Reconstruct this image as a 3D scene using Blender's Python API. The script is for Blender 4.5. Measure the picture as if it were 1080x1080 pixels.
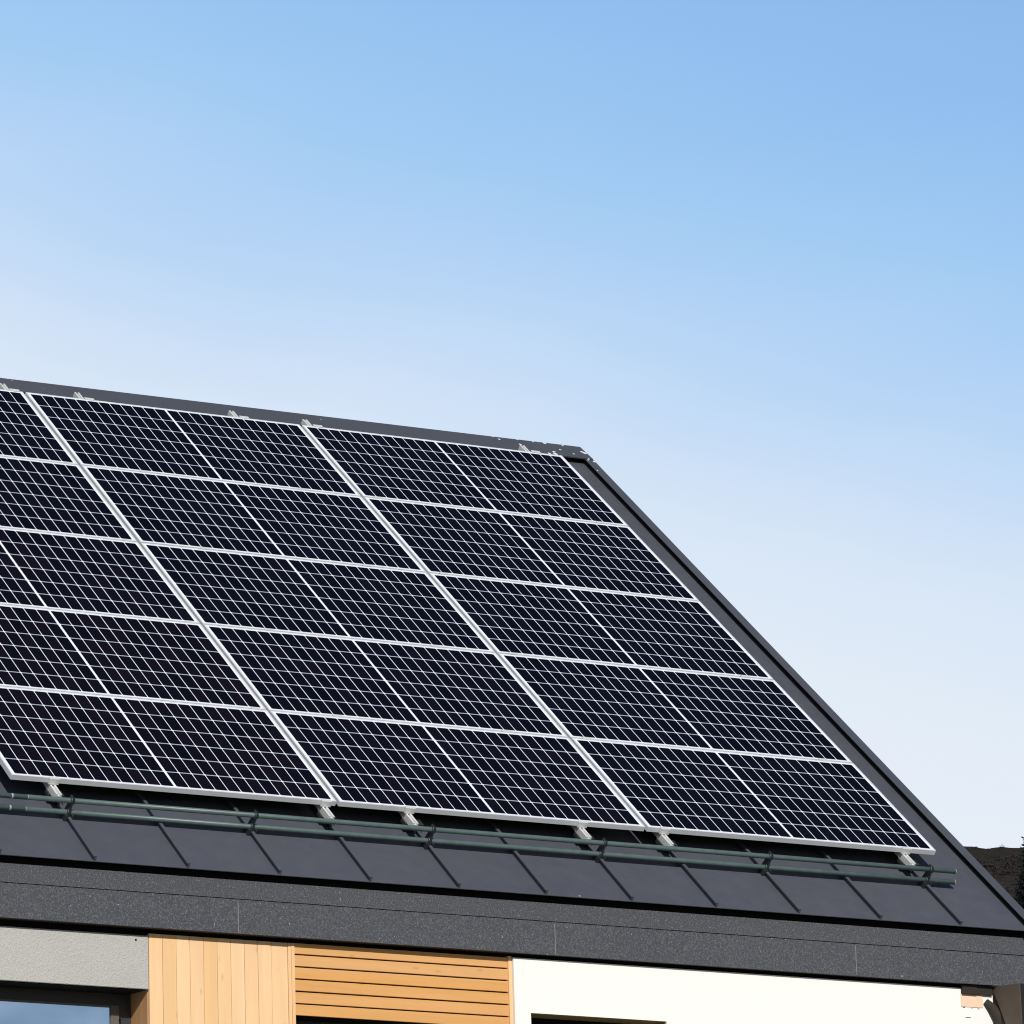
import bpy, bmesh, math, random
from mathutils import Vector, Matrix
random.seed(7)
for o in list(bpy.data.objects):
    bpy.data.objects.remove(o)
S = bpy.context.scene
COL = S.collection

# ------------------------------------------------------------------ camera
DZ = 6.3816                                   # height of the array's lower left corner above the ground
cam_d = bpy.data.cameras.new("camera")
cam = bpy.data.objects.new("camera", cam_d)
COL.objects.link(cam)
R3 = Matrix(((0.90357929, -0.11518475, -0.41264626),
             (-0.42842089, -0.24293529, -0.87030913),
             (0.0, 0.96317959, -0.26885885)))
cam.matrix_world = Matrix.Translation((-12.188, -24.4243, 1.65)) @ R3.to_4x4()
cam_d.sensor_width = 36.0
cam_d.lens = 5197.735 / 1080 * 36.0
cam_d.shift_x = (540 + 92.42) / 1080
cam_d.shift_y = -(540 - 292.77) / 1080
cam_d.clip_start = 0.5
cam_d.clip_end = 6000
S.camera = cam

# ------------------------------------------------------------------ view
S.view_settings.view_transform = 'Standard'
S.view_settings.look = 'None'
S.view_settings.gamma = 1.0
S.view_settings.use_curve_mapping = False
S.view_settings.exposure = 0.0
S.cycles.filter_width = 1.1

# ------------------------------------------------------------------ sun
SUN = Vector((-0.2745, -0.8137, 0.512)).normalized()
sl = bpy.data.lights.new("sun", 'SUN')
sl.energy = 4.0
sl.angle = math.radians(0.5)
sl.color = (1.0, 0.965, 0.91)
so = bpy.data.objects.new("sun", sl)
COL.objects.link(so)
so.rotation_euler = SUN.to_track_quat('Z', 'Y').to_euler()
so.location = (-20, -40, 40)

# ------------------------------------------------------------------ sky
W = bpy.data.worlds.new("World")
S.world = W
W.use_nodes = True
nt = W.node_tree
for n in list(nt.nodes):
    nt.nodes.remove(n)


class NT:
    """small helper for node trees"""
    def __init__(s, tree):
        s.t = tree

    def n(s, typ, **kw):
        nd = s.t.nodes.new(typ)
        for k, v in kw.items():
            setattr(nd, k, v)
        return nd

    def l(s, a, b):
        s.t.links.new(a, b)

    def m(s, op, a, b=None, c=None, clamp=False):
        nd = s.n('ShaderNodeMath', operation=op)
        nd.use_clamp = clamp
        for i, x in enumerate((a, b, c)):
            if x is None:
                continue
            if isinstance(x, (int, float)):
                nd.inputs[i].default_value = x
            else:
                s.l(x, nd.inputs[i])
        return nd.outputs[0]

    def mix(s, fac, a, b, blend='MIX'):
        nd = s.n('ShaderNodeMix', data_type='RGBA', blend_type=blend)
        nd.clamp_result = False
        for sock, x in ((nd.inputs[0], fac), (nd.inputs[6], a), (nd.inputs[7], b)):
            if isinstance(x, (int, float)):
                sock.default_value = x
            elif isinstance(x, tuple):
                sock.default_value = (*x, 1) if len(x) == 3 else x
            else:
                s.l(x, sock)
        return nd.outputs[2]

    def ramp(s, fac, stops, interp='LINEAR'):
        nd = s.n('ShaderNodeValToRGB')
        cr = nd.color_ramp
        cr.interpolation = interp
        while len(cr.elements) > 1:
            cr.elements.remove(cr.elements[-1])
        cr.elements[0].position = stops[0][0]
        cr.elements[0].color = (*stops[0][1], 1)
        for p, c in stops[1:]:
            e = cr.elements.new(p)
            e.color = (*c, 1)
        s.l(fac, nd.inputs[0])
        return nd.outputs[0]

    def rng(s, x, a, b, c=0.0, d=1.0, smooth=False):
        nd = s.n('ShaderNodeMapRange')
        nd.interpolation_type = 'SMOOTHSTEP' if smooth else 'LINEAR'
        s.l(x, nd.inputs[0])
        for i, v in zip((1, 2, 3, 4), (a, b, c, d)):
            nd.inputs[i].default_value = v
        return nd.outputs[0]

    def noise(s, vec, scale, detail=3.0, rough=0.5, dist=0.0):
        nd = s.n('ShaderNodeTexNoise')
        nd.inputs['Scale'].default_value = scale
        nd.inputs['Detail'].default_value = detail
        nd.inputs['Roughness'].default_value = rough
        nd.inputs['Distortion'].default_value = dist
        if vec is not None:
            s.l(vec, nd.inputs['Vector'])
        return nd.outputs[0]

    def mapping(s, vec, scale=(1, 1, 1)):
        nd = s.n('ShaderNodeMapping')
        nd.inputs['Scale'].default_value = scale
        s.l(vec, nd.inputs['Vector'])
        return nd.outputs[0]


def srgb(r, g, b):
    f = lambda c: (c / 255 / 12.92) if c / 255 <= 0.04045 else ((c / 255 + 0.055) / 1.055) ** 2.4
    return (f(r), f(g), f(b))


g = NT(nt)
SKY_STRENGTH = 0.05
sky = g.n('ShaderNodeTexSky')
sky.sky_type = 'NISHITA'
sky.sun_disc = False
sky.sun_elevation = math.asin(SUN.z)
sky.sun_rotation = math.atan2(SUN.x, SUN.y)
sky.air_density = 1.0
sky.dust_density = 0.25
sky.ozone_density = 2.0
tc = g.n('ShaderNodeTexCoord')
sep = g.n('ShaderNodeSeparateXYZ')
g.l(tc.outputs['Generated'], sep.inputs[0])
# winter haze: white near the horizon, thinning upwards and towards the east
east = g.m('ADD', g.m('MULTIPLY', sep.outputs[0], 0.9036), g.m('MULTIPLY', sep.outputs[1], -0.4284))
east = g.m('MINIMUM', g.m('MAXIMUM', east, -0.15), 0.36)
t = g.m('ADD', sep.outputs[2], g.m('MULTIPLY', east, 0.27))
wisp = g.noise(g.mapping(tc.outputs['Generated'], (3, 3, 9)), 2.5, 4.0, 0.55)
t = g.m('ADD', t, g.m('MULTIPLY', g.m('SUBTRACT', wisp, 0.5), 0.022))
f01 = g.rng(t, 0.20, 0.42)
P = lambda v: (v - 0.20) / 0.22
haze = g.ramp(f01, [
    (P(0.205), srgb(231, 238, 248)),
    (P(0.235), srgb(226, 236, 247)),
    (P(0.262), srgb(214, 229, 247)),
    (P(0.293), srgb(185, 214, 246)),
    (P(0.325), srgb(160, 202, 243)),
    (P(0.352), srgb(146, 191, 239)),
    (P(0.385), srgb(137, 181, 233)),
    (P(0.415), srgb(120, 168, 225))])
# scattered clouds in the half of the sky in front of the facade
cl = g.noise(g.mapping(tc.outputs['Generated'], (2.2, 2.2, 5.5)), 11.0, 5.0, 0.55)
clm = g.m('MULTIPLY', g.rng(cl, 0.44, 0.66, 0, 1, True), g.rng(sep.outputs[1], -0.05, -0.35, 0, 0.65))
sc = g.n('ShaderNodeVectorMath', operation='SCALE')
g.l(haze, sc.inputs[0])
sc.inputs['Scale'].default_value = 1.0 / SKY_STRENGTH
hz = g.rng(t, 0.36, 0.60, 1.0, 0.0, True)
front = g.rng(sep.outputs[1], 0.2, -0.3, 1.0, 0.06)
colr = g.mix(g.m('MULTIPLY', hz, front), sky.outputs[0], sc.outputs[0])
colr = g.mix(clm, colr, (13.0, 13.4, 13.8))
bg = g.n('ShaderNodeBackground')
bg.inputs['Strength'].default_value = SKY_STRENGTH
g.l(colr, bg.inputs[0])
wo = g.n('ShaderNodeOutputWorld')
g.l(bg.outputs[0], wo.inputs[0])


# ------------------------------------------------------------------ helpers
ALPHA = math.radians(40)
CA, SA = math.cos(ALPHA), math.sin(ALPHA)


def rp(u, v, n):
    """roof coordinates (along eave, up the slope, off the slope) to world"""
    return Vector((u, v * CA - n * SA, DZ + v * SA + n * CA))


V3 = Vector((0, CA, SA))


class MB:
    def __init__(s):
        s.bm = bmesh.new()
        s.mi = 0

    def face(s, pts):
        vs = [s.bm.verts.new(p) for p in pts]
        f = s.bm.faces.new(vs)
        f.material_index = s.mi
        return f

    def hexa(s, c):
        """8 corners: bottom loop then top loop"""
        vs = [s.bm.verts.new(p) for p in c]
        for q in ((0, 3, 2, 1), (4, 5, 6, 7), (0, 1, 5, 4), (1, 2, 6, 5), (2, 3, 7, 6), (3, 0, 4, 7)):
            f = s.bm.faces.new([vs[i] for i in q])
            f.material_index = s.mi

    def box(s, x0, x1, y0, y1, z0, z1):
        s.hexa([(x0, y0, z0), (x1, y0, z0), (x1, y1, z0), (x0, y1, z0),
                (x0, y0, z1), (x1, y0, z1), (x1, y1, z1), (x0, y1, z1)])

    def wbox(s, x0, x1, y0, y1, z0, z1):
        """world box with z relative to the array corner"""
        s.box(x0, x1, y0, y1, z0 + DZ, z1 + DZ)

    def rbox(s, u0, u1, v0, v1, n0, n1):
        s.hexa([rp(u0, v0, n0), rp(u1, v0, n0), rp(u1, v1, n0), rp(u0, v1, n0),
                rp(u0, v0, n1), rp(u1, v0, n1), rp(u1, v1, n1), rp(u0, v1, n1)])

    def prism(s, poly, d):
        """poly: list of points, extruded by vector d"""
        d = Vector(d)
        a = [s.bm.verts.new(Vector(p)) for p in poly]
        b = [s.bm.verts.new(Vector(p) + d) for p in poly]
        n = len(poly)
        for f in (s.bm.faces.new(a[::-1]), s.bm.faces.new(b)):
            f.material_index = s.mi
        for i in range(n):
            f = s.bm.faces.new([a[i], a[(i + 1) % n], b[(i + 1) % n], b[i]])
            f.material_index = s.mi

    def tube(s, pts, rad, seg=14, cap=True):
        pts = [Vector(p) for p in pts]
        rr = rad if isinstance(rad, (list, tuple)) else [rad] * len(pts)
        rings = []
        for i, p in enumerate(pts):
            a = pts[max(i - 1, 0)]
            b = pts[min(i + 1, len(pts) - 1)]
            d = (b - a).normalized()
            ref = Vector((0, 0, 1)) if abs(d.z) < 0.9 else Vector((1, 0, 0))
            x = d.cross(ref).normalized()
            y = d.cross(x)
            rings.append([s.bm.verts.new(p + rr[i] * (math.cos(2 * math.pi * k / seg) * x + math.sin(2 * math.pi * k / seg) * y)) for k in range(seg)])
        for r0, r1 in zip(rings, rings[1:]):
            for k in range(seg):
                f = s.bm.faces.new([r0[k], r0[(k + 1) % seg], r1[(k + 1) % seg], r1[k]])
                f.smooth = True
                f.material_index = s.mi
        if cap:
            s.bm.faces.new(rings[0][::-1]).material_index = s.mi
            s.bm.faces.new(rings[-1]).material_index = s.mi

    def build(s, name, mat, parent=None, bevel=0.0, label=None):
        s.bm.normal_update()
        bmesh.ops.recalc_face_normals(s.bm, faces=s.bm.faces[:])
        if bevel:
            ed = [e for e in s.bm.edges if len(e.link_faces) == 2 and e.calc_face_angle(0) > 0.6]
            bmesh.ops.bevel(s.bm, geom=ed, offset=bevel, segments=1, affect='EDGES', clamp_overlap=True)
        if parent is not None:
            bmesh.ops.transform(s.bm, matrix=Matrix.Translation(-ORG.get(parent.name, Vector())), verts=s.bm.verts[:])
        me = bpy.data.meshes.new(name)
        s.bm.to_mesh(me)
        s.bm.free()
        for m in (mat if isinstance(mat, list) else [mat]):
            me.materials.append(m)
        o = bpy.data.objects.new(name, me)
        COL.objects.link(o)
        if parent is not None:
            o.parent = parent
            ORG[o.name] = Vector(ORG.get(parent.name, Vector()))
        if label:
            o['label'] = label
        return o


ORG = {}     # world position of every parent, so that children can be modelled in world coordinates


def thing(name, label, cat, loc=(0, 0, 0), group=None):
    o = bpy.data.objects.new(name, None)
    COL.objects.link(o)
    o.location = loc
    o.empty_display_size = 0.3
    o['label'] = label
    o['category'] = cat
    if group:
        o['group'] = group
    ORG[o.name] = Vector(loc)
    return o


def mat(name):
    m = bpy.data.materials.new(name)
    m.use_nodes = True
    for n in list(m.node_tree.nodes):
        m.node_tree.nodes.remove(n)
    h = NT(m.node_tree)
    b = h.n('ShaderNodeBsdfPrincipled')
    o = h.n('ShaderNodeOutputMaterial')
    h.l(b.outputs[0], o.inputs[0])
    return m, h, b


def setc(h, b, key, x):
    if isinstance(x, tuple):
        b.inputs[key].default_value = (*x, 1)
    elif isinstance(x, (int, float)):
        b.inputs[key].default_value = x
    else:
        h.l(x, b.inputs[key])


def bump(h, b, height, strength=0.3, dist=0.01):
    n = h.n('ShaderNodeBump')
    n.inputs['Strength'].default_value = strength
    n.inputs['Distance'].default_value = dist
    h.l(height, n.inputs['Height'])
    h.l(n.outputs[0], b.inputs['Normal'])


def pos(h):
    return h.n('ShaderNodeNewGeometry').outputs['Position']


# ------------------------------------------------------------------ materials
def m_roof_metal():
    m, h, b = mat('dark_roof_metal')
    p = pos(h)
    n1 = h.noise(p, 0.9, 3)
    n2 = h.noise(p, 9.0, 4, 0.6)
    c = h.mix(n1, (0.057, 0.062, 0.081), (0.075, 0.080, 0.099))
    c = h.mix(h.m('MULTIPLY', h.rng(n2, 0.35, 0.75), 0.25), c, (0.095, 0.098, 0.112))
    # a few pale specks and scratches
    v = h.n('ShaderNodeTexVoronoi')
    v.inputs['Scale'].default_value = 4.5
    h.l(p, v.inputs['Vector'])
    pick = h.m('GREATER_THAN', h.noise(p, 1.7, 1), 0.52)
    sp = h.m('MULTIPLY', h.m('LESS_THAN', v.outputs['Distance'], 0.030), pick)
    c = h.mix(h.m('MULTIPLY', sp, 0.75), c, (0.42, 0.42, 0.43))
    setc(h, b, 'Base Color', c)
    setc(h, b, 'Roughness', h.rng(n2, 0.2, 0.8, 0.42, 0.6))
    b.inputs['Specular IOR Level'].default_value = 0.35
    bump(h, b, h.noise(p, 2.2, 2), 0.25, 0.01)
    return m


def m_trim_metal():
    m, h, b = mat('dark_trim_metal')
    p = pos(h)
    n1 = h.noise(p, 3.0, 3)
    c = h.mix(n1, (0.057, 0.063, 0.080), (0.072, 0.079, 0.098))
    # bird lime and paint flecks on the last metre of the ridge
    sx = h.n('ShaderNodeSeparateXYZ')
    h.l(p, sx.inputs[0])
    v = h.n('ShaderNodeTexVoronoi')
    v.inputs['Scale'].default_value = 17.0
    h.l(p, v.inputs['Vector'])
    endm = h.m('MULTIPLY', h.rng(sx.outputs[0], 5.3, 6.5, 0.0, 1.0), h.m('GREATER_THAN', sx.outputs[2], DZ + 3.3))
    near = h.m('ADD', h.m('MULTIPLY', h.m('MULTIPLY', endm, h.rng(h.noise(p, 9.0, 2), 0.42, 0.62)), 0.29), h.m('MULTIPLY', h.m('GREATER_THAN', h.noise(p, 3.0, 1), 0.60), 0.08))
    sp = h.m('LESS_THAN', v.outputs['Distance'], near)
    c = h.mix(h.m('MULTIPLY', sp, 0.9), c, (0.72, 0.72, 0.74))
    setc(h, b, 'Base Color', c)
    b.inputs['Roughness'].default_value = 0.5
    b.inputs['Specular IOR Level'].default_value = 0.35
    return m


def m_fascia():
    m, h, b = mat('speckled_fascia_coating')
    p = pos(h)
    f1 = h.noise(p, 110, 2, 0.6)
    f2 = h.noise(p, 55, 2, 0.6)
    big = h.noise(p, 1.6, 3)
    c = h.mix(big, (0.053, 0.056, 0.067), (0.071, 0.074, 0.086))
    c = h.mix(h.rng(f2, 0.35, 0.65, 0, 0.55), c, (0.040, 0.042, 0.052))
    f3 = h.noise(p, 135, 2, 0.7)
    c = h.mix(h.m('MULTIPLY', h.rng(f3, 0.50, 0.68), 0.62), c, (0.175, 0.18, 0.20))
    c = h.mix(h.m('MULTIPLY', h.rng(f1, 0.60, 0.70), 0.5), c, (0.27, 0.27, 0.28))
    c = h.mix(h.m('MULTIPLY', h.rng(h.noise(p, 60, 1), 0.77, 0.80), 0.7), c, (0.45, 0.45, 0.45))
    setc(h, b, 'Base Color', c)
    b.inputs['Roughness'].default_value = 0.75
    b.inputs['Specular IOR Level'].default_value = 0.3
    bump(h, b, f1, 0.35, 0.004)
    return m


def m_plain(name, col, rough=0.6, metal=0.0, var=0.15, scale=8.0, spec=0.5):
    m, h, b = mat(name)
    n = h.noise(pos(h), scale, 4, 0.6)
    c = h.mix(n, tuple(x * (1 - var) for x in col), tuple(x * (1 + var) for x in col))
    setc(h, b, 'Base Color', c)
    b.inputs['Roughness'].default_value = rough
    b.inputs['Metallic'].default_value = metal
    b.inputs['Specular IOR Level'].default_value = spec
    return m


def m_plaster(name, col, scale, strength, var=0.06):
    m, h, b = mat(name)
    p = pos(h)
    n = h.noise(p, scale, 3, 0.65)
    big = h.noise(p, 2.0, 3)
    c = h.mix(h.m('ADD', h.m('MULTIPLY', n, 0.7), h.m('MULTIPLY', big, 0.3)), tuple(x * (1 - var) for x in col), tuple(x * (1 + var) for x in col))
    setc(h, b, 'Base Color', c)
    b.inputs['Roughness'].default_value = 0.9
    b.inputs['Specular IOR Level'].default_value = 0.2
    bump(h, b, n, strength, 0.006)
    return m


def m_wood(name, a, c2, axis, pitch, off):
    """larch boards; axis = direction of the grain ('z' upright, 'x' level)"""
    m, h, b = mat(name)
    p = pos(h)
    sx = h.n('ShaderNodeSeparateXYZ')
    h.l(p, sx.inputs[0])
    across = sx.outputs[0] if axis == 'z' else sx.outputs[2]
    idx = h.m('FLOOR', h.m('DIVIDE', h.m('SUBTRACT', across, off), pitch))
    wn = h.n('ShaderNodeTexWhiteNoise', noise_dimensions='1D')
    h.l(idx, wn.inputs['W'])
    cmb = h.n('ShaderNodeCombineXYZ')
    h.l(h.m('ADD', sx.outputs[0], h.m('MULTIPLY', idx, 3.17)), cmb.inputs[0])
    h.l(h.m('ADD', sx.outputs[1], h.m('MULTIPLY', idx, 1.9)), cmb.inputs[1])
    h.l(h.m('ADD', sx.outputs[2], h.m('MULTIPLY', idx, 7.3)), cmb.inputs[2])
    st = (60, 60, 2.2) if axis == 'z' else (2.2, 60, 60)
    grain = h.noise(h.mapping(cmb.outputs[0], st), 1.0, 4, 0.6, 0.6)
    soft = h.noise(h.mapping(cmb.outputs[0], (9, 9, 1.0) if axis == 'z' else (1.0, 9, 9)), 1.0, 2)
    c = h.mix(grain, a, c2)
    c = h.mix(h.m('MULTIPLY', h.rng(soft, 0.4, 0.75), 0.35), c, tuple(x * 0.8 for x in c2))
    hs = h.n('ShaderNodeHueSaturation')
    h.l(h.rng(wn.outputs[0], 0, 1, 0.97, 1.025), hs.inputs['Value'])
    h.l(h.rng(wn.outputs[0], 0, 1, 1.06, 0.93), hs.inputs['Saturation'])
    h.l(c, hs.inputs['Color'])
    c = hs.outputs[0]
    # knots
    v = h.n('ShaderNodeTexVoronoi')
    v.inputs['Scale'].default_value = 1.0
    h.l(h.mapping(cmb.outputs[0], (16, 16, 5) if axis == 'z' else (5, 16, 16)), v.inputs['Vector'])
    c = h.mix(h.m('MULTIPLY', h.rng(v.outputs['Distance'], 0.14, 0.05), 0.35), c, (0.30, 0.15, 0.06))
    setc(h, b, 'Base Color', c)
    b.inputs['Roughness'].default_value = 0.65
    b.inputs['Specular IOR Level'].default_value = 0.25
    bump(h, b, grain, 0.15, 0.002)
    return m


PW, PH = 2.093, 1.037            # panel
PU, PV = 2.114, 1.046            # pitch


def m_cells():
    m, h, b = mat('solar_cells_under_glass')
    tcn = h.n('ShaderNodeTexCoord')
    sx = h.n('ShaderNodeSeparateXYZ')
    h.l(tcn.outputs['Object'], sx.inputs[0])
    x, y = sx.outputs[0], sx.outputs[1]
    mg, cg, mv = 0.0240, 0.012, 0.0185
    Lh = PW / 2 - mg - cg / 2
    pc = Lh / 12
    pr = (PH - 2 * mv) / 6
    xr = h.m('SUBTRACT', h.m('ABSOLUTE', h.m('SUBTRACT', x, PW / 2)), cg / 2)
    xm = h.m('FLOORED_MODULO', xr, pc)
    du = h.m('MINIMUM', xm, h.m('SUBTRACT', pc, xm))
    yr = h.m('SUBTRACT', y, mv)
    ym = h.m('FLOORED_MODULO', yr, pr)
    dv = h.m('MINIMUM', ym, h.m('SUBTRACT', pr, ym))
    gaps = h.m('LESS_THAN', du, 0.0025)
    rows = h.m('LESS_THAN', dv, 0.0046)
    dia = h.m('LESS_THAN', h.m('ADD', du, dv), 0.0100)
    edge = h.m('MAXIMUM', h.m('LESS_THAN', xr, 0.0), h.m('GREATER_THAN', xr, Lh - 0.001))
    edge = h.m('MAXIMUM', edge, h.m('MAXIMUM', h.m('LESS_THAN', yr, 0.0005), h.m('GREATER_THAN', yr, PH - 2 * mv - 0.0005)))
    white = h.m('MAXIMUM', h.m('MAXIMUM', gaps, dia), edge)
    # fine busbars along the cell
    bm_ = h.m('FLOORED_MODULO', ym, pr / 9)
    bus = h.m('LESS_THAN', h.m('ABSOLUTE', h.m('SUBTRACT', bm_, pr / 18)), 0.0006)
    # every cell has its own slight tint
    oi = h.n('ShaderNodeObjectInfo')
    cv = h.n('ShaderNodeCombineXYZ')
    h.l(h.m('ADD', h.m('FLOOR', h.m('DIVIDE', h.m('SUBTRACT', x, PW / 2), pc)), h.m('MULTIPLY', oi.outputs['Random'], 91.0)), cv.inputs[0])
    h.l(h.m('FLOOR', h.m('DIVIDE', yr, pr)), cv.inputs[1])
    wn = h.n('ShaderNodeTexWhiteNoise', noise_dimensions='2D')
    h.l(cv.outputs[0], wn.inputs['Vector'])
    c = h.mix(wn.outputs[0], (0.0008, 0.0016, 0.0060), (0.0026, 0.0030, 0.0095))
    c = h.mix(h.m('MULTIPLY', oi.outputs['Random'], 0.25), c, (0.0016, 0.0028, 0.0060))
    c = h.mix(1.0, c, oi.outputs['Color'], 'MULTIPLY')
    c = h.mix(h.m('MULTIPLY', bus, 0.2), c, (0.05, 0.05, 0.06))
    c = h.mix(rows, c, (0.34, 0.37, 0.45))
    c = h.mix(white, c, (0.74, 0.765, 0.83))
    setc(h, b, 'Base Color', c)
    b.inputs['Roughness'].default_value = 0.12
    b.inputs['IOR'].default_value = 1.13
    b.inputs['Specular IOR Level'].default_value = 0.5
    return m


def m_glass(name, tint, metal):
    m, h, b = mat(name)
    n = h.noise(pos(h), 0.8, 2)
    setc(h, b, 'Base Color', tint)
    b.inputs['Metallic'].default_value = metal
    b.inputs['Roughness'].default_value = 0.02
    bump(h, b, n, 0.12, 0.01)
    return m


M = dict(
    roof=m_roof_metal(), trim=m_trim_metal(), fascia=m_fascia(),
    joint=m_plain('pale_joint', (0.22, 0.22, 0.235), 0.7),
    black=m_plain('cavity_shade_black', (0.012, 0.012, 0.013), 0.9, spec=0.1),  # black that paints in the shade of gaps and recesses
    soffit=m_plain('dark_brown_soffit', (0.020, 0.014, 0.011), 0.8),
    white=m_plaster('white_plaster', (0.83, 0.82, 0.79), 160, 0.12, 0.025),
    render=m_plaster('grey_render', (0.458, 0.453, 0.43), 115, 1.0, 0.30),
    boards=m_wood('larch_boards', (0.86, 0.585, 0.330), (0.76, 0.48, 0.25), 'z', 0.0866, 0.715),
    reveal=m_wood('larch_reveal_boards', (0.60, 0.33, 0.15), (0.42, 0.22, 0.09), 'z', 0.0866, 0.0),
    slats=m_wood('larch_slats', (0.74, 0.40, 0.150), (0.60, 0.305, 0.100), 'x', 0.0690, 0.941 - 0.0690 * 20 + DZ * 0 - 0.0),
    trimwood=m_wood('larch_trim', (0.84, 0.54, 0.28), (0.74, 0.45, 0.22), 'z', 0.5, 0.0),
    lining=m_plain('ochre_reveal_board', (0.40, 0.30, 0.15), 0.7),
    frame=m_plain('anthracite_window_frame', (0.030, 0.031, 0.036), 0.5),
    sash=m_plain('brown_window_sash', (0.115, 0.095, 0.080), 0.5),
    pane=m_glass('coated_window_glass', (0.50, 0.66, 0.88), 1.0),
    darkpane=m_plain('dark_window_glass', (0.006, 0.006, 0.007), 0.08, spec=0.3),
    alu=m_plain('anodised_aluminium', (0.655, 0.675, 0.715), 0.42, 0.15, 0.05, 20.0),
    rail=m_plain('mill_aluminium', (0.68, 0.69, 0.68), 0.45, 0.25, 0.12, 30.0),
    rubber=m_plain('dark_clamp_metal', (0.020, 0.021, 0.023), 0.6),
    back=m_plain('panel_backsheet', (0.60, 0.60, 0.62), 0.7),
    pipe=m_plain('green_grey_pipe_paint', (0.078, 0.118, 0.114), 0.42, 0.0, 0.35, 14.0),
    ring=m_plain('worn_pipe_ring', (0.30, 0.33, 0.31), 0.5),
    bracket=m_plain('snow_guard_bracket_paint', (0.022, 0.027, 0.030), 0.5),
    pier=m_plain('brown_pier_cladding', (0.105, 0.082, 0.064), 0.85, 0, 0.2, 9.0, 0.2),  # brown side sheet, lighter than the pier's dark front
    darkpier=m_plain('dark_pier_face', (0.016, 0.016, 0.018), 0.8, spec=0.2),
    peach=m_plain('bare_insulation', (0.80, 0.58, 0.42), 0.9, 0, 0.12, 30.0),
    seal=m_plain('olive_sealing_foam', (0.030, 0.026, 0.017), 0.9, 0, 0.5, 40.0),
    cells=m_cells(),
)

# ------------------------------------------------------------------ ground and hill
def m_ground():
    m, h, b = mat('winter_grass_ground')
    p = pos(h)
    c = h.mix(h.noise(p, 0.12, 5, 0.6), (0.10, 0.095, 0.06), (0.18, 0.16, 0.11))
    c = h.mix(h.rng(h.noise(p, 3.0, 4), 0.4, 0.7), c, (0.09, 0.085, 0.05))
    setc(h, b, 'Base Color', c)
    b.inputs['Roughness'].default_value = 0.95
    return m


def m_hill():
    m, h, b = mat('heath_hillside')
    p = pos(h)
    c = h.mix(h.rng(h.noise(p, 1.6, 5, 0.65), 0.35, 0.65), (0.010, 0.0085, 0.0082), (0.029, 0.0235, 0.0205))
    c = h.mix(h.rng(h.noise(p, 0.5, 3), 0.5, 0.7, 0, 0.6), c, (0.022, 0.0185, 0.014))
    c = h.mix(h.rng(h.noise(p, 0.07, 4, 0.6), 0.45, 0.7, 0, 0.7), c, (0.026, 0.021, 0.017))
    setc(h, b, 'Base Color', c)
    b.inputs['Roughness'].default_value = 0.95
    b.inputs['Specular IOR Level'].default_value = 0.1
    bump(h, b, h.noise(p, 4.0, 4), 0.8, 0.15)
    return m


gm = MB()
gm.face([(-3000, -3000, 0), (3000, -3000, 0), (3000, 3000, 0), (-3000, 3000, 0)])
ground = gm.build('ground', m_ground())
ground['kind'] = 'structure'

AZ = math.radians(37.85)
HD = Vector((math.sin(AZ), math.cos(AZ), 0))
HR = Vector((math.cos(AZ), -math.sin(AZ), 0))
CAM0 = Vector((-12.188, -24.4243, 0))


def hill_h(s, q):
    """height of the hill at distance s and sideways offset q as seen from the street"""
    top = 40.30 - 0.075 * q
    top = 40.30 - 0.075 * max(-40, min(40, q))
    wob = 0.05 * math.sin(q * 2.3) + 0.035 * math.sin(q * 5.1 + 1) + 0.5 * math.sin(q * 0.06) * min(1, abs(q) / 40)
    if s <= 110:
        return -0.6
    if s <= 250:
        return -0.6 + (top + 0.6 + wob) * (s - 110) / 140
    return max(top + wob - 0.06 * (s - 250), 30)


hm = MB()
ss = [100, 110, 130, 150, 170, 190, 205, 215, 222, 228, 233, 237, 240, 242, 244, 246, 247, 248, 249, 250, 251, 253, 257, 265, 280, 310]
qs = [-420, -300, -200, -140, -100, -70, -50, -36, -26, -20, -15, -11, -8, -6] + [-5 + 0.35 * i for i in range(29)] + [6, 8, 11, 15, 20, 26, 36, 50, 70, 100, 140, 200, 300]
grid = [[hm.bm.verts.new(CAM0 + HD * s_ + HR * q_ + Vector((0, 0, hill_h(s_, q_) + (random.uniform(-.06, .06) if 215 < s_ < 249 else 0)))) for q_ in qs] for s_ in ss]
for a, b_ in zip(grid, grid[1:]):
    for i in range(len(qs) - 1):
        f = hm.bm.faces.new([a[i], a[i + 1], b_[i + 1], b_[i]])
        f.smooth = True
hill = hm.build('hillside', m_hill())
hill['kind'] = 'structure'


def leaf_mat(name, c1, c2):
    m, h, b = mat(name)
    c = h.mix(h.noise(pos(h), 3.0, 3), c1, c2)
    setc(h, b, 'Base Color', c)
    b.inputs['Roughness'].default_value = 0.8
    b.inputs['Specular IOR Level'].default_value = 0.15
    return m


HEATH = leaf_mat('brown_heath', (0.013, 0.0105, 0.0098), (0.044, 0.036, 0.029))
EVERGREEN = leaf_mat('dark_needles', (0.005, 0.008, 0.009), (0.012, 0.017, 0.016))
BARK = leaf_mat('grey_bark', (0.030, 0.027, 0.025), (0.060, 0.052, 0.045))
TWIG = leaf_mat('dark_twigs', (0.010, 0.015, 0.016), (0.026, 0.032, 0.034))

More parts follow.
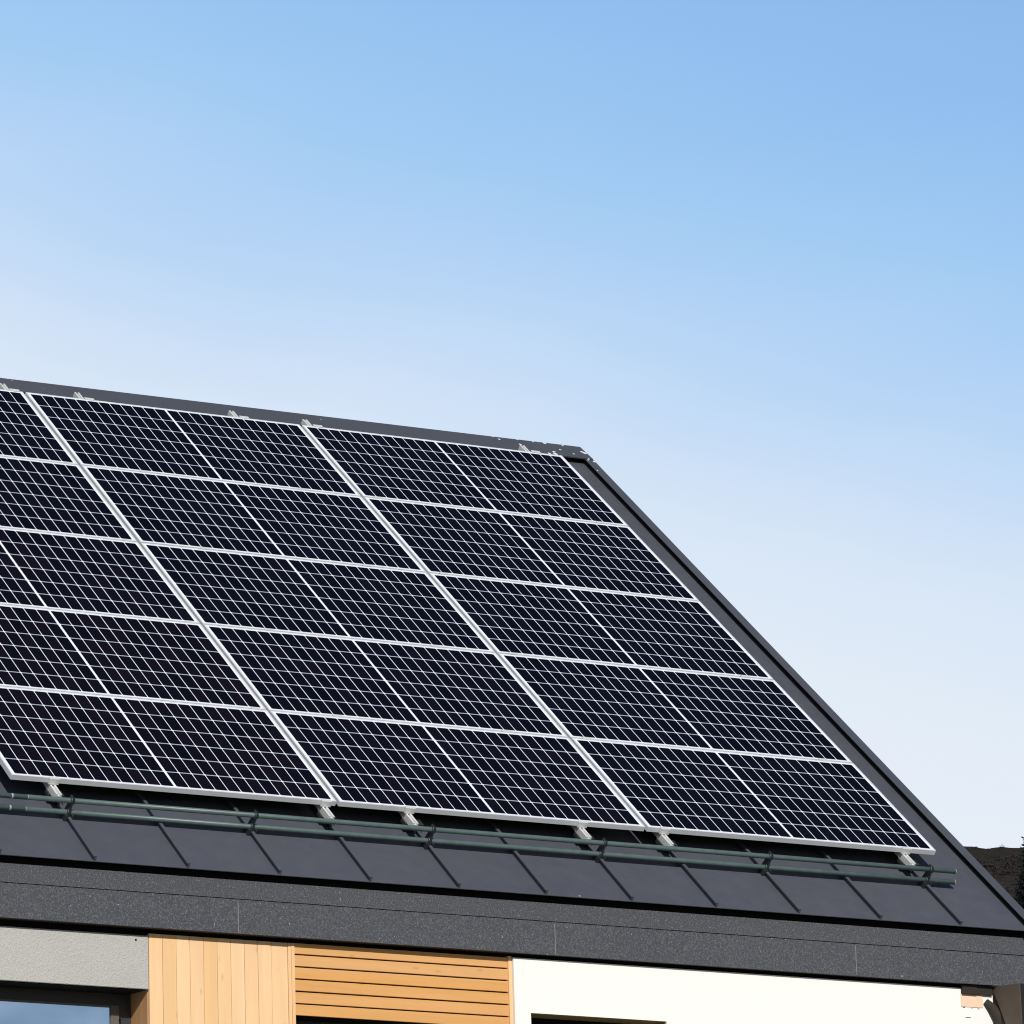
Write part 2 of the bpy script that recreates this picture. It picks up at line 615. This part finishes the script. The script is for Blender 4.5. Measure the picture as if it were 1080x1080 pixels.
hv = MB()
for i in range(900):
    s_ = random.uniform(228, 250)
    q_ = random.uniform(-9, 9)
    base = CAM0 + HD * s_ + HR * q_ + Vector((0, 0, hill_h(s_, q_)))
    r = random.uniform(.06, .28) * (0.45 if s_ > 247 else 1)
    for k in range(16):
        d = Vector((random.gauss(0, 1), random.gauss(0, 1), abs(random.gauss(0, .8)))).normalized()
        c = base + d * r * random.uniform(.3, 1)
        a = Vector((random.gauss(0, 1), random.gauss(0, 1), random.gauss(0, 1))).normalized() * r * .45
        e = a.cross(d).normalized() * r * .3
        hv.face([c - a, c + e, c + a])
for i in range(1500):
    s_ = random.uniform(140, 250)
    q_ = random.uniform(-60, 60)
    base = CAM0 + HD * s_ + HR * q_ + Vector((0, 0, hill_h(s_, q_) - .1))
    r = random.uniform(.35, 1.0) * (0.3 if s_ > 244 or abs(q_) < 9 and s_ > 225 else 1)
    for k in range(22):
        d = Vector((random.gauss(0, 1), random.gauss(0, 1), abs(random.gauss(0, .8)))).normalized()
        c = base + d * r * random.uniform(.3, 1)
        a = Vector((random.gauss(0, 1), random.gauss(0, 1), random.gauss(0, 1))).normalized() * r * .4
        e = a.cross(d).normalized() * r * .3
        hv.face([c - a, c + e, c + a])
heath = hv.build('heath_scrub', HEATH)
heath['kind'] = 'stuff'
heath['label'] = 'low brown heath scrub covering the hillside'


def bare_shrub(q_, hgt, label):
    m_ = MB()
    s_ = 249.6
    base = CAM0 + HD * s_ + HR * q_ + Vector((0, 0, hill_h(s_, q_) - .05))

    def br(p, d, L, r, lev):
        e = p + d * L
        m_.tube([p, (p + e) / 2 + Vector((random.gauss(0, L * .05), random.gauss(0, L * .05), 0)), e], [r, r * .8, r * .55], 5)
        if lev:
            for _ in range(4):
                nd = (d + Vector((random.gauss(0, .55), random.gauss(0, .55), random.gauss(.1, .3)))).normalized()
                br(p + d * L * random.uniform(.35, 1), nd, L * random.uniform(.45, .7), r * .5, lev - 1)
    br(base, Vector((0, 0, 1)), hgt * .5, hgt * .045, 2)
    o = m_.build('bare_shrub', TWIG)
    o['label'] = label
    o['category'] = 'shrub'
    o['group'] = 'bare shrubs along the hill ridge'
    return o


bare_shrub(0.30, 0.36, 'forked bare shrub standing highest in the middle of the hill ridge')
bare_shrub(-1.05, 0.20, 'small dark tuft of shrub on the hill ridge nearest the roof verge')
bare_shrub(-0.42, 0.24, 'low twin twigged shrub on the ridge between the verge tuft and the forked shrub')


def conifer(loc, H, label):
    t_ = thing('conifer_tree', label, 'tree', loc)
    L = Vector(loc)
    tr = MB()
    tr.tube([L, L + Vector((0.02, 0, H * .5)), L + Vector((0, 0, H * .985))], [.22, .12, .012], 9)
    tr.build('trunk', BARK, t_)
    cr = MB()
    levels = [k / 110 for k in range(110)] + [0.80 + .198 * k / 90 for k in range(90)]
    for f in levels:
        z = 1.2 + (H - 1.25) * f
        reach = 0.06 + 0.29 * max(H - z - .12, 0) * (0.85 + .3 * random.random())
        nb = 9 if f < .85 else 7
        for k in range(nb):
            a = random.uniform(0, 6.283)
            d = Vector((math.cos(a), math.sin(a), random.uniform(-.15, .35)))
            nj = int(14 + 30 * max(0, min(1, (f - .45) / .35)))
            for j in range(nj):
                w = (j + random.random()) / nj
                if random.random() < .12:
                    continue
                c = L + Vector((0, 0, z)) + d * reach * w * .85 + Vector((random.gauss(0, .05), random.gauss(0, .05), random.gauss(0, .05)))
                size = (0.10 + .10 * reach) * (1 - .4 * w) * (1.15 - .73 * max(0, min(1, (f - .3) / .5)))
                x = (d + Vector((random.gauss(0, .5), random.gauss(0, .5), random.gauss(0, .5)))).normalized() * size
                y = x.cross(Vector((random.gauss(0, 1), random.gauss(0, 1), random.gauss(0, 1)))).normalized() * size * .35
                cr.face([c - x * .6, c + y, c + x, c - y])
    cr.build('crown', EVERGREEN, t_)
    return t_


conifer((37.345, 38.395, 0.0), 14.27, 'tall dark conifer rising at the right beyond the roof verge')

# ------------------------------------------------------------------ house
house = thing('house', 'modern house with dark seamed metal roof, white plaster and larch cladding', 'house', (0.8, 4.4, 0.0))
YF, YW, YP = -0.348, -0.273, -0.298          # fascia, wood and plaster faces
UL, UR = -5.4, 6.70                           # roof ends
EV = -0.645                                   # eave
NR = -0.14                                    # roof sheet level under the panels
YA = 5.63 * CA + 0.10 * SA                    # ridge line
VA = (YA + NR * SA) / CA                      # ridge on the sheet
SEAM0, SEAMP = -0.271, 0.58597


def mirror_y(p):
    return Vector((p.x, 2 * YA - p.y, p.z))


rf = MB()
# front and back sheets
rf.rbox(UL, UR, EV, VA, NR - 0.004, NR)
a = [rp(UL, EV, NR - .004), rp(UR, EV, NR - .004), rp(UR, VA, NR - .004), rp(UL, VA, NR - .004),
     rp(UL, EV, NR), rp(UR, EV, NR), rp(UR, VA, NR), rp(UL, VA, NR)]
rf.hexa([mirror_y(p) for p in a])
# standing seams, cut back square above the eave
for k in range(-8, 12):
    u = SEAM0 + SEAMP * k
    rf.rbox(u - .0055, u + .0065, EV + .004, VA - .12, NR + .0005, NR + .0242)
    rf.rbox(u - .0135, u + .0065, EV + .004, VA - .12, NR + .0242, NR + .030)
roof = rf.build('roof', M['roof'], house)

# roof core under the sheet so that nothing shines through
rc = MB()
rc.prism([rp(UL + .3, EV + .11, NR - .014), rp(UL + .3, VA, NR - .014), mirror_y(rp(UL + .3, EV + .11, NR - .014)),
          mirror_y(rp(UL + .3, EV + .35, NR - .20)), rp(UL + .3, VA, NR - .20), rp(UL + .3, EV + .35, NR - .20)], (UR - UL - .45, 0, 0))
rc.build('roof_deck', M['black'], roof)

rg = MB()
for mir in (False, True):
    q = [rp(UL - .02, 5.425, -.0995), rp(UR + .03, 5.425, -.0995), rp(UR + .03, 5.62, -.0995), rp(UL - .02, 5.62, -.0995),
         rp(UL - .02, 5.425, -.090), rp(UR + .03, 5.425, -.090), rp(UR + .03, 5.62, -.090), rp(UL - .02, 5.62, -.090)]
    q[2] = Vector((q[2].x, YA, q[2].z)); q[3] = Vector((q[3].x, YA, q[3].z))
    q[6] = Vector((q[6].x, YA, rp(0, 5.62, -.09).z)); q[7] = Vector((q[7].x, YA, rp(0, 5.62, -.09).z))
    rg.hexa([mirror_y(p) for p in q] if mir else q)
rg.build('ridge_cap', M['trim'], roof)
rv = MB()
rv.rbox(UL, 6.672, 5.462, VA - .02, NR + .001, -.1005)
rv.rbox(6.6725, 6.726, 5.4605, VA - .02, NR - .04, -.1005)
rv.build('ridge_vent', M['black'], roof)

for side, (c0, c1, w0, w1) in enumerate(((6.668, 6.742, 6.676, 6.74), (UL - .04, UL + .034, UL - .038, UL))):
    vg = MB()
    q = [rp(c0, EV - .01, -.1035), rp(c1, EV - .01, -.1035), rp(c1, 5.46, -.1035), rp(c0, 5.46, -.1035),
         rp(c0, EV - .01, -.1005), rp(c1, EV - .01, -.1005), rp(c1, 5.46, -.1005), rp(c0, 5.46, -.1005)]
    vg.hexa(q)
    vg.hexa([mirror_y(p) for p in q])
    # outer drop of the verge
    o0, o1 = (c1 - .006, c1) if side == 0 else (c0, c0 + .006)
    q = [rp(o0, EV, -.30), rp(o1, EV, -.30), rp(o1, 5.45, -.30), rp(o0, 5.45, -.30),
         rp(o0, EV, -.1105), rp(o1, EV, -.1105), rp(o1, 5.45, -.1105), rp(o0, 5.45, -.1105)]
    vg.hexa(q)
    vg.hexa([mirror_y(p) for p in q])
    vo = vg.build('verge_trim', M['trim'], roof)
    vb = MB()
    q = [rp(w0, EV + .01, NR - .1), rp(w1 - .009, EV + .01, NR - .1), rp(w1 - .009, 5.45, NR - .1), rp(w0, 5.45, NR - .1),
         rp(w0, EV + .01, -.104), rp(w1 - .009, EV + .01, -.111), rp(w1 - .009, 5.45, -.111), rp(w0, 5.45, -.111)]
    vb.hexa(q)
    vb.hexa([mirror_y(p) for p in q])
    vb.build('verge_upstand', M['black'], roof)  # upstand painted black for the shade under the cap

# fascia: upper and lower strip with an open joint line between them
fa = MB()
fa.wbox(UL + .0, 6.742, YF, YF + .02, -0.6625, -0.558)
fa.wbox(UL + .0, 6.742, YF + .003, YF + .022, -0.857, -0.6665)
fa.build('fascia', M['fascia'], house)
for u in (-3.0, -0.87, 1.246, 3.332, 5.437):
    fj = MB()
    fj.wbox(u - .0017, u + .0017, YF + .0015, YF + .0045, -0.853, -0.676)
    fj.build('fascia_joint', M['joint'], house)
fb = MB()
fb.wbox(UL + .01, 6.73, YF + .0225, YF + .030, -0.850, -0.556)
fb.wbox(UL + .01, 6.73, YF + .0225, YF + .10, -0.5558, -0.50)
fb.build('fascia_backing', M['black'], house)  # black backing stands in for the shadow band under the roof edge
sf = MB()
sf.wbox(UL + .02, 6.46, YF + .0225, YW + .06, -0.8565, -0.8505)
sf.build('soffit', M['soffit'], house)

# walls -------------------------------------------------------------
ZT = -0.845                                   # top of visible walls (they run up behind the soffit)
GZ = -DZ + 0.001
wl = MB()
wx0, wx1, wz0, wz1 = 3.181, 4.108, -2.5, -1.191
wl.wbox(3.074, wx0, YP, YP + .32, wz0, -0.879)
wl.wbox(wx1, 6.46, YP, YP + .32, wz0, -0.879)
wl.wbox(wx0, wx1, YP, YP + .32, wz1, -0.879)
wl.wbox(3.074, 6.46, YP, YP + .32, GZ, wz0)
wl.wbox(UL + .3, 3.074, YP, YP + .32, GZ, -2.62)
wl.wbox(UL + .3, -1.62, YP, YP + .32, -2.62, -0.857)


def gable(x0, x1):
    wl.prism([(x0, YP + .32, GZ + DZ), (x0, 2 * YA - YP - .32, GZ + DZ), (x0, 2 * YA - YP - .32, DZ - .9), (x0, YA, DZ + 3.15), (x0, YP + .32, DZ - .9)], (x1 - x0, 0, 0))


gable(6.16, 6.46)
gable(UL + .3, UL + .6)
wl.wbox(UL + .3, 6.46, 2 * YA - YP - .32, 2 * YA - YP, GZ, -0.85)
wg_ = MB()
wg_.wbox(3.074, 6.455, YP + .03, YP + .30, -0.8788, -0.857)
wg_.build('black_shade_strip', M['black'], house)  # black strip painting the eave's shade above the white wall
wl.build('wall', M['white'], house)

# larch cladded pier between the two left openings
wc = MB()
edges = [0.716] + [0.8016 + 0.0866 * i for i in range(10)]
edges[-1] = 1.5985
for i in range(len(edges) - 1):
    j = random.uniform(-.0012, .0012)
    wc.wbox(edges[i] + .0012, edges[i + 1] - .0012, YW + j, YW + .022, -2.62, -0.880)
wc.build('wood_cladding', M['boards'], house)
wk = MB()
wk.wbox(0.739, 1.6385, YW + .0225, YW + .34, -2.62, -0.857)
wk.build('cladding_backing', M['black'], house)
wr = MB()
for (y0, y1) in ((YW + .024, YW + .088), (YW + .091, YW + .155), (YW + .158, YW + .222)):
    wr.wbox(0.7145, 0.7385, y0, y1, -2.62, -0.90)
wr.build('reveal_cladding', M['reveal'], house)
for (xa, xb, pr0, dp_) in ((1.5997, 1.6190, .004, .022), (1.6200, 1.6400, .008, .022), (3.0500, 3.0725, .008, .30)):
    ztop = -.880 if xa < 3 else -.870
    wt = MB()
    wt.wbox(xa, xb, YW - pr0, YW + dp_, -2.62, ztop)
    wt.build('corner_trim', M['trimwood'], house)

# rendered shutter box over the left window
lb = MB()
lb.wbox(-1.62, 0.7135, YW, YW + .28, -1.190, -0.893)
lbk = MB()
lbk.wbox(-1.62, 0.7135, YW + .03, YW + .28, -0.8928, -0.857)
lbk.build('black_shade_strip', M['black'], house)  # black strip deepening the fascia's shade over the box
lb.build('shutter_box', [M['render']], house, bevel=.003)
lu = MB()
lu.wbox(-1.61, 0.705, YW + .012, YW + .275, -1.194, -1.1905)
lu.build('shutter_box_underside', M['black'], house)  # black sheet puts the underside's shade into its colour
gd = MB()
gd.tube([(0.634, YW - .003, DZ - .920), (0.634, YW + .004, DZ - .920)], .006, 8)
gd.build('vent_hole', M['black'], house)

# left window, set back in its opening
YG = YW + .218
wn_ = MB()
wn_.wbox(-1.60, 0.7135, YG, YG + .07, -1.330, -1.195)
wn_.wbox(0.650, 0.7135, YG, YG + .07, -2.60, -1.331)
wn_.wbox(-1.60, -1.53, YG, YG + .07, -2.60, -1.331)
wn_.wbox(-1.529, 0.649, YG, YG + .07, -2.60, -2.53)
win = wn_.build('window', M['frame'], house)
ws = MB()
x0, x1, z0, z1 = -1.525, 0.632, -2.525, -1.262
win_s = MB()
win_s.wbox(x1 - .050, x1, YG - .012, YG + .05, z0, z1)
win_s.wbox(x0, x0 + .050, YG - .012, YG + .05, z0, z1)
win_s.wbox(x0 + .0502, x1 - .0502, YG - .012, YG + .05, z0, z0 + .05)
win_s.wbox(x0 + .0502, x1 - .0502, YG - .004, YG + .05, z1 - .012, z1)
win_s.build('sash', M['sash'], win)
wp = MB()
wp.wbox(x0 + .051, x1 - .051, YG - .002, YG + .03, z0 + .051, z1 - .0125)
wp.build('pane', M['pane'], win)
ws.bm.free()

# louvred shutter with a dark opening below it
sm = MB()
zt = -0.941
for i in range(-1, 5):
    top = zt - 0.0690 * i - .0045
    bot = zt - 0.0690 * (i + 1) + .0045
    if i == -1:
        top = -0.8785
    sm.wbox(1.6408, 3.0492, YW + random.uniform(-.001, .001), YW + .024, bot, top)
lv = sm.build('louvre_shutter', M['slats'], house)
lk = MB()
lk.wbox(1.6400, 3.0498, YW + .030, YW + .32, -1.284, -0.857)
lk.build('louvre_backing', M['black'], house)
dk = MB()
dk.wbox(1.6400, 3.0498, YW + .20, YW + .26, -2.62, -1.2845)
w2 = dk.build('window', M['frame'], house)
dp = MB()
dp.wbox(1.70, 2.99, YW + .192, YW + .1995, -2.55, -1.36)
dp.build('pane', M['darkpane'], w2)

# opening in the white wall
ln = MB()
ln.wbox(wx0, wx1, YP + .006, YP + .165, wz1 - .0035, wz1 - .0005)
ln.wbox(wx1 - .0035, wx1 - .0005, YP + .006, YP + .165, wz0, wz1 - .004)
ln.build('reveal_lining', M['lining'], house)
d3 = MB()
d3.wbox(wx0 + .0005, wx1 - .0005, YP + .166, YP + .23, wz0, wz1 - .0005)
w3 = d3.build('window', M['black'], house)
p3 = MB()
p3.wbox(wx0 + .07, wx1 - .07, YP + .158, YP + .1655, wz0 + .07, wz1 - .10)
p3.build('pane', M['darkpane'], w3)

# unfinished corner under the eave at the right
ex = MB()
ex.wbox(6.222, 6.382, YP - .004, YP - .0003, -0.990, -0.9145)
ex.build('bare_insulation', M['peach'], house)
ek = MB()
ek.wbox(6.226, 6.330, YP - .022, YP - .0006, -0.914, -0.860)
ek.wbox(6.332, 6.448, YP - .017, YP - .0006, -0.914, -0.858)
ek.build('batten', M['soffit'], house)
for (x_, z_, w_) in ((6.235, -.993, .016), (6.298, -.9945, .007), (6.34, -.996, .018), (6.25, -1.052, .04)):
    cr_ = MB()
    cr_.wbox(x_, x_ + w_, YP - .0012, YP - .0002, z_ - .0035, z_)
    cr_.build('plaster_crack', M['seal'], house)
fs = MB()
fs.tube([(6.398, YP - .012, DZ - .952), (6.432, YP - .020, DZ - .985), (6.468, YP - .030, DZ - 1.04), (6.488, YP - .034, DZ - 1.10), (6.497, YP - .036, DZ - 1.25), (6.50, YP - .036, DZ - 1.6)],
        [.020, .028, .032, .034, .034, .034], 12)
fs.build('sealing_foam', M['seal'], house)
pr_ = MB()
poly = [(6.462, -.292, DZ - .860), (6.462, -.560, DZ - .868), (6.462, -.560, 0.001), (6.462, -.535, 0.001), (6.462, -.535, DZ - 1.36)]
pr_.prism(poly, (.004, 0, 0))
pp = pr_.build('corner_pier', M['pier'], house)
pf = MB()
pf.wbox(6.4665, 6.95, -.559, -.30, GZ, -.8685)
pf.build('pier_core', M['darkpier'], pp)

# ------------------------------------------------------------------ solar panels
rowname = ['bottom row', 'second row from the bottom', 'middle row', 'second row from the top', 'top row']
colname = ['left column cut by the photo edge', 'middle column', 'right column beside the verge']
shortc = ['left column', 'middle column', 'right column']


def make_panel():
    e = bpy.data.objects.new('solar_panel', None)
    COL.objects.link(e)
    e.empty_display_size = .2
    ORG[e.name] = Vector()
    f = MB()
    w = .0095
    f.box(0, PW, 0, w, -.033, 0)
    f.box(0, PW, PH - w, PH, -.033, 0)
    f.box(0, w, w + .0002, PH - w - .0002, -.033, -.0001)
    f.box(PW - w, PW, w + .0002, PH - w - .0002, -.033, -.0001)
    fr = f.build('frame', M['alu'], e, bevel=.0012)
    c = MB()
    c.box(w + .0004, PW - w - .0004, w + .0004, PH - w - .0004, -.0065, -.0020)
    cs = c.build('cell_sheet', M['cells'], e)
    k = MB()
    k.box(.90, 1.20, PH - .12, PH - .05, -.026, -.0068)
    jb = k.build('junction_box', M['rubber'], e)
    return e


proto = make_panel()
first = True
for j in range(5):
    for i in range(3):
        if first:
            p = proto
            first = False
        else:
            p = proto.copy()
            COL.objects.link(p)
            for ch in list(proto.children):
                c = ch.copy()
                COL.objects.link(c)
                c.parent = p
        # panel tint by place: browner to the lower left, bluer to the upper right
        warm = max(0.0, min(1.0, 1.0 - 0.30 * i - 0.20 * j + random.uniform(-.08, .08)))
        for ch in p.children:
            ch.color = (1.0 + 1.25 * warm, 1.0 + 0.25 * warm, 1.0 - 0.05 * warm, 1.0)
        p.location = rp(.010 + PU * i, .003 + PV * j, random.uniform(-.0012, .0012))
        p.rotation_euler = (ALPHA + random.uniform(-.0008, .0008), random.uniform(-.0004, .0004), 0)
        p['label'] = 'black solar panel with white grid, %s, %s' % (rowname[j], shortc[i])
        p['category'] = 'solar panel'
        p['group'] = 'solar panels mounted on the roof'

# ------------------------------------------------------------------ mounting rails
rails = [(0.272, 1, 'under the left part of the left panel column'), (2.030, 4, 'just left of the joint between left and middle panels'),
         (2.590, 5, 'under the left part of the middle panel column'), (3.775, 7, 'under the right part of the middle panel column'),
         (4.352, 8, 'just right of the joint between middle and right panels'), (6.105, 11, 'under the right edge of the right panel column')]
for u, k, where in rails:
    base = rp(u, -.115, NR)
    t_ = thing('mounting_rail', 'pale aluminium mounting rail ' + where, 'mounting rail', base, 'mounting rails under the solar panels')
    r_ = MB()
    v0, v1 = -.115, 5.400
    r_.rbox(u - .019, u + .019, v0, v1, -.075, -.046)
    r_.rbox(u - .019, u - .006, v0 + .0006, v1, -.0459, -.0355)
    r_.rbox(u + .006, u + .019, v0 + .0006, v1, -.0459, -.0355)
    r_.build('rail_profile', M['rail'], t_, bevel=.001)
    us = SEAM0 + SEAMP * k
    for v in (-.03, 1.25, 2.55, 3.85, 5.12):
        cl_ = MB()
        cl_.prism([rp(us - .026, v - .03, NR + .001), rp(us - .012, v - .03, NR + .001), rp(us - .012, v - .03, -.100), rp(us + .012, v - .03, -.100),
                   rp(us + .012, v - .03, NR + .001), rp(us + .026, v - .03, NR + .001), rp(us + .026, v - .03, -.0755), rp(u - .030, v - .03, -.0755),
                   rp(u - .030, v - .03, -.0955), rp(us - .026, v - .03, -.0955)], V3 * .06)
        cl_.build('roof_clamp', M['rubber'], t_)
    ec = MB()
    # end clamp gripping the lower frame edge of the bottom panel
    ec.rbox(u - .030, u + .034, -.014, .0005, -.034, .0032)
    ec.rbox(u - .030, u + .034, .0006, .010, .0016, .0032)
    ec.build('end_clamp', M['rail'], t_, bevel=.001)
    et = MB()
    vt = .003 + PV * 4 + PH
    et.rbox(u - .020, u + .050, vt + .0018, vt + .022, -.034, .0034)
    et.rbox(u - .020, u + .050, vt - .010, vt + .0017, .0018, .0034)
    et.build('end_clamp', M['rail'], t_, bevel=.001)
    for j in range(1, 5):
        mc = MB()
        v = .003 + PV * j - .003
        if abs(u - 2.03) < .01:
            mc.rbox(u - .03, u + .03, v - .012, v + .012, .0016, .0034)
        else:
            mc.rbox(u - .034, u + .034, v - .012, v + .012, .0016, .0034)
        mc.build('mid_clamp', M['rail'], t_)

# ------------------------------------------------------------------ snow guard
VG = -.203
sg = thing('snow_guard', 'green grey twin pipe snow guard running above the eave on dark brackets', 'snow guard', rp(0.6, VG, NR))
for n_, gap, ue in ((-.020, .030, 6.350), (-.095, .040, 6.376)):
    pm = MB()
    pm.tube([rp(UL + .35, VG, n_), rp(-2.2, VG, n_ + .001), rp(gap, VG, n_)], .0152, 16)
    pm.tube([rp(gap + .004, VG, n_ + .0006), rp(2.2, VG, n_), rp(4.4, VG, n_ + .001), rp(ue, VG, n_)], .0152, 16)
    pi = pm.build('pipe', M['pipe'], sg)
    rm = MB()
    rm.tube([rp(gap - .006, VG, n_), rp(gap + .010, VG, n_)],   .0148, 16)
    rm.build('pipe_sleeve', M['ring'], pi)
    rm = MB()
    rm.tube([rp(gap - .10, VG, n_), rp(gap - .088, VG, n_)], .0160, 16)
    rm.build('pipe_ring', M['ring'], pi)
    en = MB()
    en.tube([rp(ue + .0003, VG, n_), rp(ue + .004, VG, n_)], .0160, 16)
    en.build('end_cap', M['ring'], pi)
for k in (-7, -5, -3, -1, 1, 3, 5, 7, 9, 11):
    us = SEAM0 + SEAMP * k - .006
    b_ = MB()
    b_.rbox(us - .024, us - .012 + .006, VG - .028, VG + .028, NR + .001, NR + .040)
    b_.rbox(us + .012 + .006, us + .030, VG - .028, VG + .028, NR + .001, NR + .040)
    # upright plate with an eye for each pipe, leaning back to the seam clamp
    x0 = us - .0035
    b_.prism([rp(x0, VG - .030, NR + .030), rp(x0, VG + .045, NR + .030), rp(x0, VG + .030, -.055), rp(x0, VG + .022, .006), rp(x0, VG - .020, .006), rp(x0, VG - .024, -.060)], (.007, 0, 0))
    for n_ in (-.020, -.095):
        b_.tube([rp(us - .011, VG, n_), rp(us + .011, VG, n_)], .0225, 14)
    # tab and bolt
    b_.tube([rp(us - .022, VG + .014, NR + .020), rp(us + .036, VG + .014, NR + .020)], .007, 8)
    b_.build('bracket', M['bracket'], sg)
